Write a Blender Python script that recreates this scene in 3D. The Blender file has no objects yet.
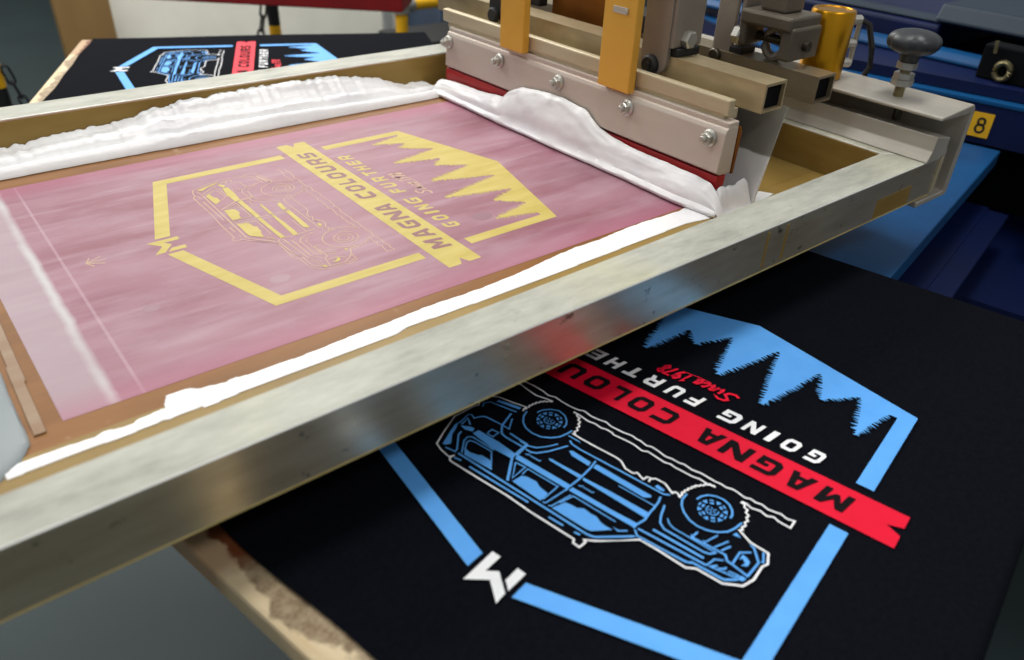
import bpy, bmesh, math, random
import numpy as np
from mathutils import Vector, Matrix
from mathutils.geometry import tessellate_polygon

random.seed(7)
S = 0.14            # metres per design unit (half the width of the printed badge)
Z0 = 0.95           # height of the screen mesh above the floor, metres
FL = -Z0 / S        # floor height in units
C = bpy.context.scene.collection
SCN = bpy.context.scene

# ------------------------------------------------------------------ materials
def lin(c):
    return tuple((x / 255 / 12.92) if x / 255 <= 0.04045 else ((x / 255 + 0.055) / 1.055) ** 2.4 for x in c) + (1.0,)

class NT:
    def __init__(self, name):
        self.m = bpy.data.materials.new(name); self.m.use_nodes = True
        self.t = self.m.node_tree; self.n = self.t.nodes; self.l = self.t.links
        self.b = self.n['Principled BSDF']
    def new(self, t, **k):
        n = self.n.new(t)
        for a, v in k.items(): setattr(n, a, v)
        return n
    def link(self, a, b): self.l.new(a, b)
    def coord(self, scale=(1, 1, 1), loc=(0, 0, 0)):
        tc = self.new('ShaderNodeTexCoord'); mp = self.new('ShaderNodeMapping')
        mp.inputs['Scale'].default_value = scale; mp.inputs['Location'].default_value = loc
        self.link(tc.outputs['Object'], mp.inputs['Vector']); return mp.outputs['Vector']
    def noise(self, vec, scale, detail=4, rough=0.55, dist=0):
        n = self.new('ShaderNodeTexNoise'); n.inputs['Scale'].default_value = scale
        n.inputs['Detail'].default_value = detail; n.inputs['Roughness'].default_value = rough
        n.inputs['Distortion'].default_value = dist
        self.link(vec, n.inputs['Vector']); return n.outputs['Fac']
    def ramp(self, fac, stops):
        r = self.new('ShaderNodeValToRGB'); e = r.color_ramp.elements
        while len(e) < len(stops): e.new(0.5)
        for i, (p, c) in enumerate(stops):
            e[i].position = p; e[i].color = c if len(c) == 4 else lin(c)
        self.link(fac, r.inputs['Fac']); return r.outputs['Color']
    def mix(self, fac, a, b, mode='MIX'):
        m = self.new('ShaderNodeMix', data_type='RGBA', blend_type=mode)
        for sock, v in ((m.inputs[0], fac), (m.inputs[6], a), (m.inputs[7], b)):
            if hasattr(v, 'links'): self.link(v, sock)
            elif isinstance(v, (int, float)): sock.default_value = v
            else: sock.default_value = v if len(v) == 4 else lin(v)
        return m.outputs[2]
    def math(self, op, a, b=0.0, c=None):
        m = self.new('ShaderNodeMath', operation=op)
        for s, v in zip(m.inputs, (a, b, c)):
            if v is None: continue
            if hasattr(v, 'links'): self.link(v, s)
            else: s.default_value = v
        return m.outputs[0]
    def mapr(self, v, a, b, c=0.0, d=1.0):
        m = self.new('ShaderNodeMapRange'); m.clamp = True
        self.link(v, m.inputs[0])
        for i, x in enumerate((a, b, c, d)): m.inputs[i + 1].default_value = x
        return m.outputs[0]
    def bump(self, h, strength=0.2, dist=0.002):
        b = self.new('ShaderNodeBump'); b.inputs['Strength'].default_value = strength
        b.inputs['Distance'].default_value = dist
        self.link(h, b.inputs['Height']); self.link(b.outputs['Normal'], self.b.inputs['Normal'])
    def set(self, color=None, rough=None, metal=None, spec=None, coat=None):
        for k, v in (('Base Color', color), ('Roughness', rough), ('Metallic', metal), ('Specular IOR Level', spec), ('Coat Weight', coat)):
            if v is None: continue
            if hasattr(v, 'links'): self.link(v, self.b.inputs[k])
            elif isinstance(v, (int, float)): self.b.inputs[k].default_value = v
            else: self.b.inputs[k].default_value = v if len(v) == 4 else lin(v)

def mat(name, c, rough=0.5, metal=0.0, c2=None, scale=12, stretch=(1, 1, 1), spec=0.5, bump=0, bscale=60, coat=None, lo=0.35, hi=0.68, rvar=0.0, detail=5):
    t = NT(name)
    v = t.coord(stretch)
    n = t.noise(v, scale, detail)
    if c2 is None: c2 = tuple(max(0, x * 0.86) for x in c)
    t.set(color=t.ramp(n, [(lo, c), (hi, c2)]), metal=metal, spec=spec, coat=coat)
    if rvar: t.set(rough=t.mapr(n, 0.3, 0.7, max(0.02, rough - rvar), rough + rvar))
    else: t.set(rough=rough)
    if bump: t.bump(t.noise(t.coord(), bscale, 3), bump)
    return t.m

M = {}
M['shirt'] = mat('black_cotton', (14, 16, 23), 0.95, 0, (10, 11, 17), 300, spec=0.05, bump=0.25, bscale=900)
M['ink_blue'] = mat('print_blue', (98, 172, 246), 0.55, 0, (92, 166, 242), 60, spec=0.2)
M['ink_red'] = mat('print_red', (228, 14, 52), 0.55, 0, (222, 12, 48), 60, spec=0.2)
M['ink_white'] = mat('print_white', (248, 248, 250), 0.55, 0, (240, 240, 244), 60, spec=0.2)
M['ink_dark'] = mat('print_dark', (20, 15, 19), 0.8, 0, (16, 13, 17), 60, spec=0.1)
M['alu'] = mat('brushed_aluminium', (208, 204, 192), 0.36, 0.85, (176, 170, 154), 9, (1, 1, 1), rvar=0.08, bump=0.05, bscale=140)
M['alu_dull'] = mat('dull_aluminium', (198, 192, 182), 0.46, 0.45, (176, 168, 156), 14, (2, .4, 2), rvar=0.06, bump=0.05, bscale=200)
M['alu_pink'] = mat('ink_stained_aluminium', (204, 194, 182), 0.5, 0.35, (190, 168, 160), 7, (1, .5, 2), rvar=0.05)
M['alu_cream'] = mat('cream_aluminium', (206, 194, 166), 0.48, 0.4, (176, 160, 128), 10, (1, .4, 2), rvar=0.05)
M['tube_stained'] = mat('stained_tube', (186, 168, 132), 0.42, 0.45, (128, 114, 86), 12, (1, .6, 2), rvar=0.06)
M['tube_dull'] = mat('dull_tube', (150, 138, 116), 0.42, 0.6, (122, 108, 86), 12, (1, .6, 2), rvar=0.06)
M['steel'] = mat('zinc_steel', (200, 198, 192), 0.36, 0.75, (164, 162, 154), 40, rvar=0.08)
M['steel_dark'] = mat('dark_steel', (92, 86, 76), 0.4, 0.85, (70, 64, 56), 20, rvar=0.06)
M['stud'] = mat('brass_stud', (150, 140, 104), 0.35, 0.9, (110, 102, 76), 60)
M['bracket'] = mat('grey_bracket', (158, 148, 138), 0.46, 0.4, (132, 122, 112), 12, rvar=0.06)
M['gold'] = mat('gold_anodised', (226, 172, 70), 0.45, 0.35, (216, 158, 54), 8, rvar=0.05)
M['gold_dark'] = mat('dark_gold_plate', (150, 92, 26), 0.45, 0.6, (122, 72, 20), 8)
M['brass'] = mat('gold_cylinder', (206, 150, 30), 0.3, 0.9, (190, 134, 24), 6, (1, 1, .2), rvar=0.05)
M['black_plastic'] = mat('black_plastic', (52, 54, 58), 0.42, 0, (40, 42, 46), 30)
M['black_dark'] = mat('matte_black', (14, 14, 16), 0.6, 0, (9, 9, 11), 20)
M['rubber'] = mat('red_rubber', (166, 12, 20), 0.45, 0, (140, 8, 16), 20)
M['blue'] = mat('blue_paint', (2, 72, 122), 0.5, 0, (2, 58, 104), 6, rvar=0.06, spec=0.35)
M['navy'] = mat('navy_paint', (3, 20, 66), 0.5, 0, (2, 14, 50), 5, rvar=0.06, spec=0.3)
M['teal'] = mat('grey_blue_paint', (30, 46, 62), 0.6, 0, (22, 36, 52), 5)
M['yellow'] = mat('yellow_plastic', (232, 178, 20), 0.45, 0, (214, 158, 14), 10)
M['tag'] = mat('yellow_tag', (226, 172, 20), 0.5, 0, (216, 160, 18), 10)
M['red'] = mat('red_paint', (140, 8, 14), 0.55, 0, (120, 6, 10), 6)
M['white_wall'] = mat('white_painted_wall', (222, 220, 208), 0.7, 0, (208, 206, 194), 3)
M['far_grey'] = mat('grey_far_wall', (98, 102, 92), 0.8, 0, (86, 90, 80), 2)
M['clevis'] = mat('dull_clevis', (118, 110, 98), 0.46, 0.5, (92, 84, 74), 12, rvar=0.05)
M['grey_trim'] = mat('grey_trim', (150, 152, 150), 0.6, 0, (130, 132, 130), 4)
M['tan_board'] = mat('tan_fibreboard', (126, 98, 54), 0.75, 0, (112, 86, 46), 6, (1, 1, .2))
M['blue_grey'] = mat('blue_grey_cabinet', (58, 72, 92), 0.55, 0, (44, 56, 74), 4)
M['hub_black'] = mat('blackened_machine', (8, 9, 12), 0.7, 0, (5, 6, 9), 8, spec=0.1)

t = NT('polished_frame_side')
v = t.coord(); n1 = t.noise(t.coord((1, 1, 6)), 14, 5); n2 = t.noise(v, 70, 4)
scr = t.noise(t.coord((2, 1, 3)), 20, 4, 0.6)
col = t.ramp(n1, [(0.3, (222, 212, 188)), (0.7, (200, 186, 156))])
col = t.mix(t.mapr(n2, 0.66, 0.74), col, (92, 86, 72))
t.set(color=col, metal=0.76, rough=t.mapr(scr, 0.3, 0.7, 0.27, 0.36)); t.bump(n1, 0.02, 0.002)
M['frame_side'] = t.m

t = NT('scuffed_frame_top')
v = t.coord(); n1 = t.noise(t.coord((1, 3, 1)), 10, 6, 0.6); n2 = t.noise(v, 28, 6, 0.65); n3 = t.noise(v, 6, 3)
n4 = t.noise(t.coord((1.5, 5, 1)), 24, 6, .7)
col = t.ramp(t.math('ADD', t.math('MULTIPLY', n1, .6), t.math('MULTIPLY', n4, .4)), [(0.28, (198, 198, 188)), (0.5, (172, 172, 162)), (0.72, (132, 132, 124))])
col = t.mix(t.mapr(n3, 0.52, 0.68, 0, 0.3), col, (210, 204, 156))
col = t.mix(t.mapr(n2, 0.66, 0.74, 0, .6), col, (140, 138, 124))
t.set(color=col, metal=0.1, spec=0.15, rough=t.mapr(n2, 0.3, 0.7, 0.5, 0.65)); t.bump(n2, 0.08, 0.002)
M['frame_top'] = t.m

t = NT('brown_parcel_tape')
v = t.coord(); n1 = t.noise(t.coord((1, 5, 1)), 8, 5); n2 = t.noise(v, 40, 4)
col = t.ramp(n1, [(0.3, (142, 96, 50)), (0.7, (120, 78, 36))])
col = t.mix(t.mapr(n2, 0.64, 0.74, 0, 0.25), col, (214, 190, 160))
t.set(color=col, rough=0.45, spec=0.18); t.bump(n1, 0.08, 0.002)
M['tape'] = t.m
M['frame_edge'] = mat('frame_edge_highlight', (240, 240, 234), 0.35, 0.2, (220, 220, 214), 20)  # rim highlight of the rails, put into a pale edge colour
M['glue'] = mat('dried_glue', (206, 190, 132), 0.45, 0, (176, 156, 96), 16)
M['tape_olive'] = mat('olive_tape', (152, 126, 70), 0.4, 0, (128, 102, 50), 7, (1, 1, 4), spec=0.2, bump=0.1, bscale=20)

# pink emulsion with the cloudy smears that the ink leaves
t = NT('pink_emulsion')
tc = t.new('ShaderNodeTexCoord'); sp = t.new('ShaderNodeSeparateXYZ'); t.link(tc.outputs['Object'], sp.inputs[0])
nA = t.noise(t.coord((1, 5, 1)), 5.5, 3, 0.5, 0.3); nB = t.noise(t.coord((1.2, 2.6, 1)), 9, 5, 0.6); nC = t.noise(t.coord((0.7, 6, 1)), 12, 3, .5)
nD = t.noise(t.coord((1, 1.6, 1)), 4.2, 3, 0.5)
col = t.ramp(nA, [(0.3, (158, 114, 126)), (0.52, (148, 100, 114)), (0.72, (134, 82, 94))])
col = t.mix(t.mapr(nD, 0.5, 0.68, 0, .4), col, (138, 84, 94))
col = t.mix(t.mapr(nB, 0.45, 0.7, 0, 0.6), col, (172, 142, 154))
col = t.mix(t.mapr(nC, 0.5, 0.72, 0, 0.35), col, (182, 154, 164))
xs = t.math('ADD', sp.outputs['X'], t.mapr(nB, 0, 1, -0.0035, 0.0035))
edge = t.mapr(xs, -1.97 * S, -2.03 * S)                                # greyer squeegee run-out band
col = t.mix(t.math('MULTIPLY', edge, 0.6), col, (172, 160, 166))
line = t.mapr(t.math('ABSOLUTE', t.math('ADD', xs, 2.0 * S)), .035 * S, .006 * S)
lf = t.math('MULTIPLY', line, t.mapr(t.noise(t.coord((1, 1, 1)), 9, 3), 0.3, 0.55, .3, .8))
col = t.mix(lf, col, (196, 196, 196))
line2 = t.math('COMPARE', sp.outputs['X'], -1.875 * S, 0.008 * S)
col = t.mix(t.math('MULTIPLY', line2, 0.25), col, (206, 182, 192))
ye = t.math('ABSOLUTE', sp.outputs['Y'])
col = t.mix(t.mapr(ye, 1.16 * S, 1.36 * S, 0, 0.6), col, (166, 98, 120))
t.set(color=col, rough=t.mapr(nB, 0.3, 0.7, 0.36, 0.52), spec=0.2)
t.bump(nC, 0.05, 0.001)
M['emulsion'] = t.m
M['stencil'] = mat('open_mesh_yellow', (196, 178, 100), 0.55, 0, (184, 164, 80), 22, (1, 4, 1), spec=0.3)
M['stencil_pale'] = mat('open_mesh_pale', (196, 168, 130), 0.55, 0, (184, 150, 134), 26, spec=0.3)
M['worn'] = mat('worn_emulsion', (132, 88, 102), 0.42, 0, (142, 98, 112), 14)
M['stencil_letter'] = mat('emulsion_letters', (140, 96, 98), 0.5, 0, (130, 84, 88), 22, spec=0.3)

t = NT('wet_white_ink')
v = t.coord(); n1 = t.noise(v, 9, 5, 0.6); n2 = t.noise(t.coord((1, 3, 3)), 26, 5, 0.6)
col = t.ramp(n1, [(0.3, (244, 244, 244)), (0.52, (238, 237, 238)), (0.72, (222, 221, 225))])
t.set(color=col, rough=0.3, spec=0.5)
t.b.inputs['Subsurface Weight'].default_value = 0.15; t.b.inputs['Subsurface Scale'].default_value = 0.004
t.b.inputs['Subsurface Radius'].default_value = (1, 1, 1)
t.bump(n1, 0.3, 0.006)
M['ink_wet'] = t.m
M['ink_film'] = mat('grey_white_ink_film', (146, 154, 156), 0.5, 0, (128, 136, 140), 6, spec=0.4, bump=0.1, bscale=30)
M['ink_smear'] = mat('smeared_ink', (146, 120, 92), 0.5, 0, (130, 94, 58), 18, (.5, 3, 1))

# flood blade: grey steel sheet with white ink on its lower edge
t = NT('flood_blade_steel')
tc = t.new('ShaderNodeTexCoord'); sp = t.new('ShaderNodeSeparateXYZ'); t.link(tc.outputs['Object'], sp.inputs[0])
nz = t.noise(t.coord(), 14, 4)
zz = t.math('ADD', sp.outputs['Z'], t.mapr(nz, 0, 1, -0.012, 0.012))
wet = t.mapr(zz, 0.335 * S, 0.32 * S)
base = t.ramp(t.noise(t.coord((1, 1, 3)), 8, 4), [(0.3, (176, 176, 170)), (0.7, (156, 156, 150))])
t.set(color=t.mix(wet, base, (236, 237, 240)), metal=t.mapr(wet, 0, 1, 0.55, 0.0), rough=0.42)
M['flood'] = t.m

# pallet board: pale wood with brown glue residue along the shirt edge
t = NT('glued_wood')
tc = t.new('ShaderNodeTexCoord'); sp = t.new('ShaderNodeSeparateXYZ'); t.link(tc.outputs['Object'], sp.inputs[0])
nW = t.noise(t.coord((6, 1, 1)), 16, 5); nS = t.noise(t.coord(), 13, 5, 0.6); nG = t.noise(t.coord(), 180, 3)
wood = t.ramp(nW, [(0.3, (232, 212, 176)), (0.7, (212, 188, 148))])
gx = t.math('ADD', sp.outputs['X'], t.mapr(nS, 0.2, 0.8, -0.02, 0.02))
glue = t.mapr(gx, -1.965 * S, -1.945 * S)
gcol = t.ramp(nG, [(0.35, (138, 116, 90)), (0.65, (178, 158, 128))])
frame_shade = t.mapr(t.math('ADD', sp.outputs['Y'], t.mapr(nS, .2, .8, -.02, .02)), 0.76 * S, 0.86 * S)  # brown near the frame: its cast shade put into the board colour
gcol = t.mix(frame_shade, gcol, (112, 62, 34))
wood = t.mix(t.math('MULTIPLY', frame_shade, 0.6), wood, (150, 108, 76))
t.set(color=t.mix(glue, wood, gcol), rough=0.5, spec=0.35); t.bump(nG, 0.2, 0.001)
M['wood'] = t.m

t = NT('dark_shop_floor')
v = t.coord(); n1 = t.noise(v, 2.2, 4); n2 = t.noise(v, 220, 3); n3 = t.noise(v, 11, 4)
col = t.ramp(n1, [(0.3, (46, 58, 60)), (0.7, (40, 51, 53))])
col = t.mix(t.mapr(n3, 0.68, 0.74, 0, 0.35), col, (84, 92, 90))
t.set(color=col, rough=0.55, spec=0.3); t.bump(n2, 0.05, 0.001)
M['floor'] = t.m

# ------------------------------------------------------------------ geometry helpers (all coordinates in design units)
class MB:
    def __init__(self): self.v = []; self.f = []; self.mi = []
    def add(self, vs, fs, mi=0):
        o = len(self.v); self.v += [tuple(p) for p in vs]
        for f in fs: self.f.append(tuple(i + o for i in f)); self.mi.append(mi)
        return self
    def box(self, x0, x1, y0, y1, z0, z1, bev=0, seg=2, mi=0):
        b = bmesh.new(); bmesh.ops.create_cube(b, size=1)
        for q in b.verts: q.co = ((x0 + x1) / 2 + q.co.x * (x1 - x0), (y0 + y1) / 2 + q.co.y * (y1 - y0), (z0 + z1) / 2 + q.co.z * (z1 - z0))
        if bev: bmesh.ops.bevel(b, geom=b.edges[:], offset=bev, segments=seg, profile=0.5, affect='EDGES')
        return self.bm(b, mi)
    def bm(self, b, mi=0, mtx=None):
        b.verts.index_update()
        vs = [(mtx @ q.co if mtx else q.co)[:] for q in b.verts]
        self.add(vs, [[q.index for q in f.verts] for f in b.faces], mi); b.free(); return self
    def prism(self, pts, a0, a1, axis='y', bev=0, mi=0):
        """profile pts in the plane across axis, extruded from a0 to a1"""
        def P(p, a): return {'y': (p[0], a, p[1]), 'x': (a, p[0], p[1]), 'z': (p[0], p[1], a)}[axis]
        b = bmesh.new()
        lo = [b.verts.new(P(p, a0)) for p in pts]; hi = [b.verts.new(P(p, a1)) for p in pts]
        n = len(pts); b.faces.new(lo); b.faces.new(hi[::-1])
        for i in range(n): b.faces.new((lo[i], hi[i], hi[(i + 1) % n], lo[(i + 1) % n]))
        bmesh.ops.recalc_face_normals(b, faces=b.faces[:])
        if bev: bmesh.ops.bevel(b, geom=b.edges[:], offset=bev, segments=2, profile=0.5, affect='EDGES')
        return self.bm(b, mi)
    def lathe(self, prof, c=(0, 0, 0), axis=(0, 0, 1), n=32, mi=0):
        """prof: (radius, height) pairs along axis from c"""
        q = Vector((0, 0, 1)).rotation_difference(Vector(axis).normalized())
        vs = []; fs = []
        for r, h in prof:
            for i in range(n):
                a = 2 * math.pi * i / n
                p = q @ Vector((r * math.cos(a), r * math.sin(a), h)); vs.append((p.x + c[0], p.y + c[1], p.z + c[2]))
        m = len(prof)
        for k in range(m - 1):
            for i in range(n): fs.append((k * n + i, k * n + (i + 1) % n, (k + 1) * n + (i + 1) % n, (k + 1) * n + i))
        fs.append(tuple(range(n))[::-1]); fs.append(tuple((m - 1) * n + i for i in range(n)))
        return self.add(vs, fs, mi)
    def rod(self, p0, p1, r, n=16, mi=0):
        d = Vector(p1) - Vector(p0)
        return self.lathe([(r, 0), (r, d.length)], p0, d, n, mi)
    def tube_path(self, pts, r, n=10, closed=False, mi=0):
        P = [Vector(p) for p in pts]; m = len(P); vs = []; fs = []
        up = Vector((0, 0, 1))
        for k in range(m):
            a = P[(k - 1) % m] if (closed or k > 0) else P[k]; b = P[(k + 1) % m] if (closed or k < m - 1) else P[k]
            d = (b - a).normalized(); s = d.cross(up)
            if s.length < 1e-3: s = d.cross(Vector((1, 0, 0)))
            s.normalize(); w = s.cross(d)
            for i in range(n):
                t = 2 * math.pi * i / n; vs.append((P[k] + s * (r * math.cos(t)) + w * (r * math.sin(t)))[:])
        for k in range(m if closed else m - 1):
            for i in range(n): fs.append((k * n + i, k * n + (i + 1) % n, ((k + 1) % m) * n + (i + 1) % n, ((k + 1) % m) * n + i))
        if not closed: fs.append(tuple(range(n))[::-1]); fs.append(tuple((m - 1) * n + i for i in range(n)))
        return self.add(vs, fs, mi)
    def square_tube(self, x0, x1, y0, y1, z0, z1, w, mi=0):
        """open-ended rectangular tube along y"""
        vs = []
        for y in (y0, y1):
            for d in (0, w): vs += [(x0 + d, y, z0 + d), (x1 - d, y, z0 + d), (x1 - d, y, z1 - d), (x0 + d, y, z1 - d)]
        fs = []
        for i in range(4):
            j = (i + 1) % 4
            fs += [(i, j, 8 + j, 8 + i), (4 + j, 4 + i, 12 + i, 12 + j), (j, i, 4 + i, 4 + j), (8 + i, 8 + j, 12 + j, 12 + i)]
        return self.add(vs, fs, mi)
    def poly(self, outer, holes=(), z=0.0, mi=0):
        """flat filled polygon in badge (u, v) coordinates, local x = -v, y = u"""
        loops = [[Vector((p[0], p[1], 0)) for p in outer]] + [[Vector((p[0], p[1], 0)) for p in h] for h in holes]
        flat = [p for L in loops for p in L]
        tri = tessellate_polygon(loops)
        fs = []
        for a in tri:
            p = [flat[i] for i in a]
            cr = (p[1] - p[0]).cross(p[2] - p[0]).z
            if abs(cr) < 1e-12: continue
            fs.append(tuple(a) if cr > 0 else tuple(a[::-1]))
        return self.add([(-p.y, p.x, z) for p in flat], fs, mi)
    def stroke(self, pts, w, z=0.0, closed=False, mi=0):
        P = [Vector((p[0], p[1])) for p in pts]
        Q = [P[0]]
        for p in P[1:]:
            if (p - Q[-1]).length > 1e-4: Q.append(p)
        P = Q; m = len(P)
        if m < 2: return self
        L = []; R = []
        for k in range(m):
            d0 = (P[k] - P[k - 1]).normalized() if (k > 0 or closed) else None
            d1 = (P[(k + 1) % m] - P[k]).normalized() if (k < m - 1 or closed) else None
            if d0 is None: d0 = d1
            if d1 is None: d1 = d0
            n0 = Vector((-d0.y, d0.x)); n1 = Vector((-d1.y, d1.x)); n = n0 + n1
            if n.length < 0.3: n = n1.copy(); sc = 1
            else: n.normalize(); sc = min(1.8, 1 / max(0.4, n.dot(n1)))
            L.append(P[k] + n * (w / 2 * sc)); R.append(P[k] - n * (w / 2 * sc))
        vs = [(-p.y, p.x, z) for p in L] + [(-p.y, p.x, z) for p in R]
        fs = []
        for k in range(m if closed else m - 1):
            j = (k + 1) % m; fs.append((k, m + k, m + j, j))
        return self.add(vs, fs, mi)
    def build(self, name, m, parent=None, org=None, smooth=False, label=None):
        """links the collected faces as one mesh object; org = the thing's base (units) when the mesh hangs under an Empty"""
        o3 = org if org is not None else (parent.get('_o') if parent is not None and '_o' in parent else None)
        off = Vector(o3) if o3 is not None else Vector((0, 0, 0))
        me = bpy.data.meshes.new(name)
        top = parent is None
        k = Vector((0, 0, Z0)) if top else Vector((0, 0, 0))
        me.from_pydata([((Vector(p) - off) * S + k)[:] for p in self.v], [], self.f)
        ms = m if isinstance(m, (list, tuple)) else [m]
        for q in ms: me.materials.append(M[q])
        if len(ms) > 1: me.polygons.foreach_set('material_index', self.mi)
        if smooth:
            me.polygons.foreach_set('use_smooth', [True] * len(me.polygons))
            me.update()
            try: me.set_sharp_from_angle(angle=math.radians(38))
            except Exception: pass
        me.validate(); me.update()
        o = bpy.data.objects.new(name, me); C.objects.link(o)
        if parent is not None: o.parent = parent
        if label: o['label'] = label
        return o

def tag(o, label, cat=None, group=None, kind=None):
    o['label'] = label
    if cat: o['category'] = cat
    if group: o['group'] = group
    if kind: o['kind'] = kind
    return o

def thing(name, label, cat, loc, rz=0.0, group=None, local=False):
    """Empty at a thing's base; loc in units. local=True: its parts are given in the thing's own coordinates"""
    e = bpy.data.objects.new(name, None); C.objects.link(e)
    e.empty_display_size = 0.05
    e.location = (loc[0] * S, loc[1] * S, loc[2] * S + Z0); e.rotation_euler = (0, 0, rz)
    tag(e, label, cat, group)
    ORG[e.name] = (0, 0, 0) if local else tuple(loc)
    return e
ORG = {}
def part(mb, name, m, parent, smooth=False, label=None):
    top = parent
    while top.name not in ORG: top = top.parent
    return mb.build(name, m, parent, org=ORG[top.name], smooth=smooth, label=label)

def copy_tree(o, parent=None):
    c = o.copy(); C.objects.link(c); c.parent = parent
    for ch in list(o.children): copy_tree(ch, c)
    if o.name in ORG: ORG[c.name] = ORG[o.name]
    return c
VEH_WHITE = """
12:-345,460 -327,444 -314,443 -304,456 -310,461 -251,427 -203,427 -187,442 -188,467 -183,441 -166,445 -161,470 -117,451 -105,467 -60,464 -19,435 12,429 149,431 220,430 270,427
10:561,456 570,419 640,435 723,448 762,470 782,495 784,531 759,568 770,591 789,717 774,761 749,836 714,923 669,940 609,950 596,926
12:596,926 600,952 586,967 415,966 245,963 100,971 -128,971 -137,989 -170,991 -174,952 -161,946 -203,918 -340,788 -338,790 -424,788 -557,793 -589,771 -593,769 -707,766 -755,735 -775,724 -795,665 -793,581 -805,554 -783,498 -700,493 -635,461 -646,447
11:753,295 708,289 642,301 588,308 528,294 492,289
11:726,256 656,250 590,254 541,265 504,252 460,260 404,263 354,258 326,245 274,256 226,251 195,243 159,254 89,253 39,244 7,252 -9,249 -50,260 -74,250 -113,255 -159,266 -191,259 -232,262 -253,254 -299,263 -346,255 -417,261 -445,257 -475,262 -503,252 -528,256 -568,265 -592,254 -618,261 -643,253 -676,263 -702,259 -733,251 -764,261 -796,252 -797,302 -742,300 -716,290 -689,305 -656,295 -618,305 -590,295 -568,296
11:364,286 330,288 264,298 228,291 187,298 164,290 125,291 115,300 56,295 1,294 -57,306 -78,292 -178,305 -206,296 -235,303 -253,301 -324,302 -357,294 -402,300 -437,293
11:495,286 498,299 511,301 514,314 528,316 529,329 541,334 540,347 552,354 548,367 559,375 554,387 563,397 556,409 565,419 558,430 567,441 560,452
11:359,291 340,287 331,304 312,306 308,325 290,331 290,350 274,360 278,379 263,392 270,410 255,423
11:-430,288 -419,294 -407,292 -403,304 -391,308 -391,321 -378,325 -377,339 -363,342 -365,356 -354,363 -357,376 -346,383 -350,396 -340,405 -346,417 -336,427 -346,438 -339,450 -349,459
11:-566,304 -586,304 -592,322 -610,327 -611,347 -629,355 -626,374 -640,387 -633,405 -645,420 -635,437 -647,452
"""
VEH_BLUE = """
12:595,506 567,613 533,655 503,664 397,664
12:502,628 453,632 391,635 390,692 385,745 382,758
9:708,658 692,625 671,612 581,606 526,607 564,535
10:738,562 752,535 735,507 581,480
22:714,474 585,445
8:587,697 586,666 547,662 547,704 586,703
10:705,661 738,646 751,659 739,736
10:724,735 733,680 690,710
10:688,776 684,802 618,884 613,903 668,911
9:584,888 634,817 639,786 622,771 481,773
8:588,862 615,818 613,798 592,791 484,788 405,883
7:-97,579 -121,578 -285,578
12:74,512 66,565 63,658 69,736 68,766
12:-277,511 -286,543 -290,597 -289,612 -295,678 -282,727 -283,749
11:250,475 228,490 175,495 -4,492 -257,488 -281,487 -304,472
8:278,451 205,452
11:430,641 383,640 377,732
11:374,666 343,668 317,655 281,606 234,513
9:378,641 340,625 306,583 279,535
7:353,693 339,692 334,680
7:327,689 273,689 270,681
7:42,697 29,696 24,684
7:18,693 -32,693 -35,685
16:382,758 303,888
9:351,770 297,765 296,861 351,770
8:278,812 281,767 108,766 110,873
8:70,768 89,884 102,886
8:32,769 58,881 70,887
8:41,841 20,768 -205,771
13:594,902 149,907 -155,911 -186,902 -312,786
12:494,935 148,931
11:28,940 -48,938
12:-105,937 -132,932
10:-292,754 -323,781
12:587,936 550,930
12:-299,740 -616,724
11:-324,776 -541,765 -571,748
13:-562,751 -558,750 -703,743 -744,707
14:-351,702 -589,698
6:-474,765 -561,760
11:-317,544 -336,609 -355,648 -385,668 -574,669 -598,661 -616,637
8:-367,605 -389,628 -414,637 -580,638 -616,638
9:-596,615 -627,548
10:-626,614 -647,566
9:-616,724 -626,674 -657,655
8:-543,614 -553,618 -577,548
10:-488,622 -499,622 -503,586
11:-494,630 -585,625 -650,623 -670,648 -696,650 -768,664 -773,570 -723,507 -706,505
10:-693,644 -690,571 -727,539
10:-765,505 -787,554 -779,560
9:-625,720 -734,702 -739,686 -698,693
11:-634,716 -651,696
10:-659,707 -681,692 -681,680
11:545,441 533,482 506,521 466,547 422,556 374,550 334,525 303,487 290,444 285,410
11:-358,416 -359,463 -375,496 -403,526 -444,550 -485,558 -529,552 -568,532 -599,502 -615,462 -624,413
9:500,414 493,382 465,348 426,328 380,339 348,367 332,396 330,419
11:-407,417 -415,386 -434,359 -464,342 -500,338 -533,349 -559,373 -572,399 -573,421
"""
VEH_FILL = """
723,746 681,721 656,717 648,740 684,754
696,902 748,762 748,731 723,777 712,815 666,875 680,899
596,853 559,860 515,849 502,838 453,838 439,842 405,883 567,890
639,750 632,713 504,713 386,725 384,738 381,763 501,768
378,721 67,720 68,751 369,752
56,725 -153,723 -284,716 -281,746 58,752
253,644 235,639 69,635 71,657 239,653
55,641 -95,632 -285,630 -288,666 -3,657 47,657
210,537 197,526 86,534 81,562 181,557
60,533 54,527 -242,532 -246,543 -221,565 57,557
-223,472 -228,453 -266,460 -272,470 -252,478
284,876 275,821 249,808 199,805 170,821 146,825 116,829 114,887
50,888 25,822 -4,816 -33,815 -59,797 -101,803 -125,800 -160,816 -187,819 -220,818 -156,884 -134,889
-211,803 -243,801 -270,776 -274,783 -243,811
-705,608 -704,572 -729,579 -745,590 -746,616 -724,632 -732,610 -714,592
-740,705 -748,677 -770,679 -764,700
-624,502 -630,479 -659,493
"""
# ------------------------------------------------------------------ artwork of the badge, in badge coordinates
def parse(txt, w=True):
    out = []
    for ln in txt.strip().split('\n'):
        wd = None
        if ':' in ln: wd, ln = ln.split(':'); wd = int(wd) / 1000
        out.append((wd, [tuple(int(x) / 1000 for x in p.split(',')) for p in ln.split()]))
    return out

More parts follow.
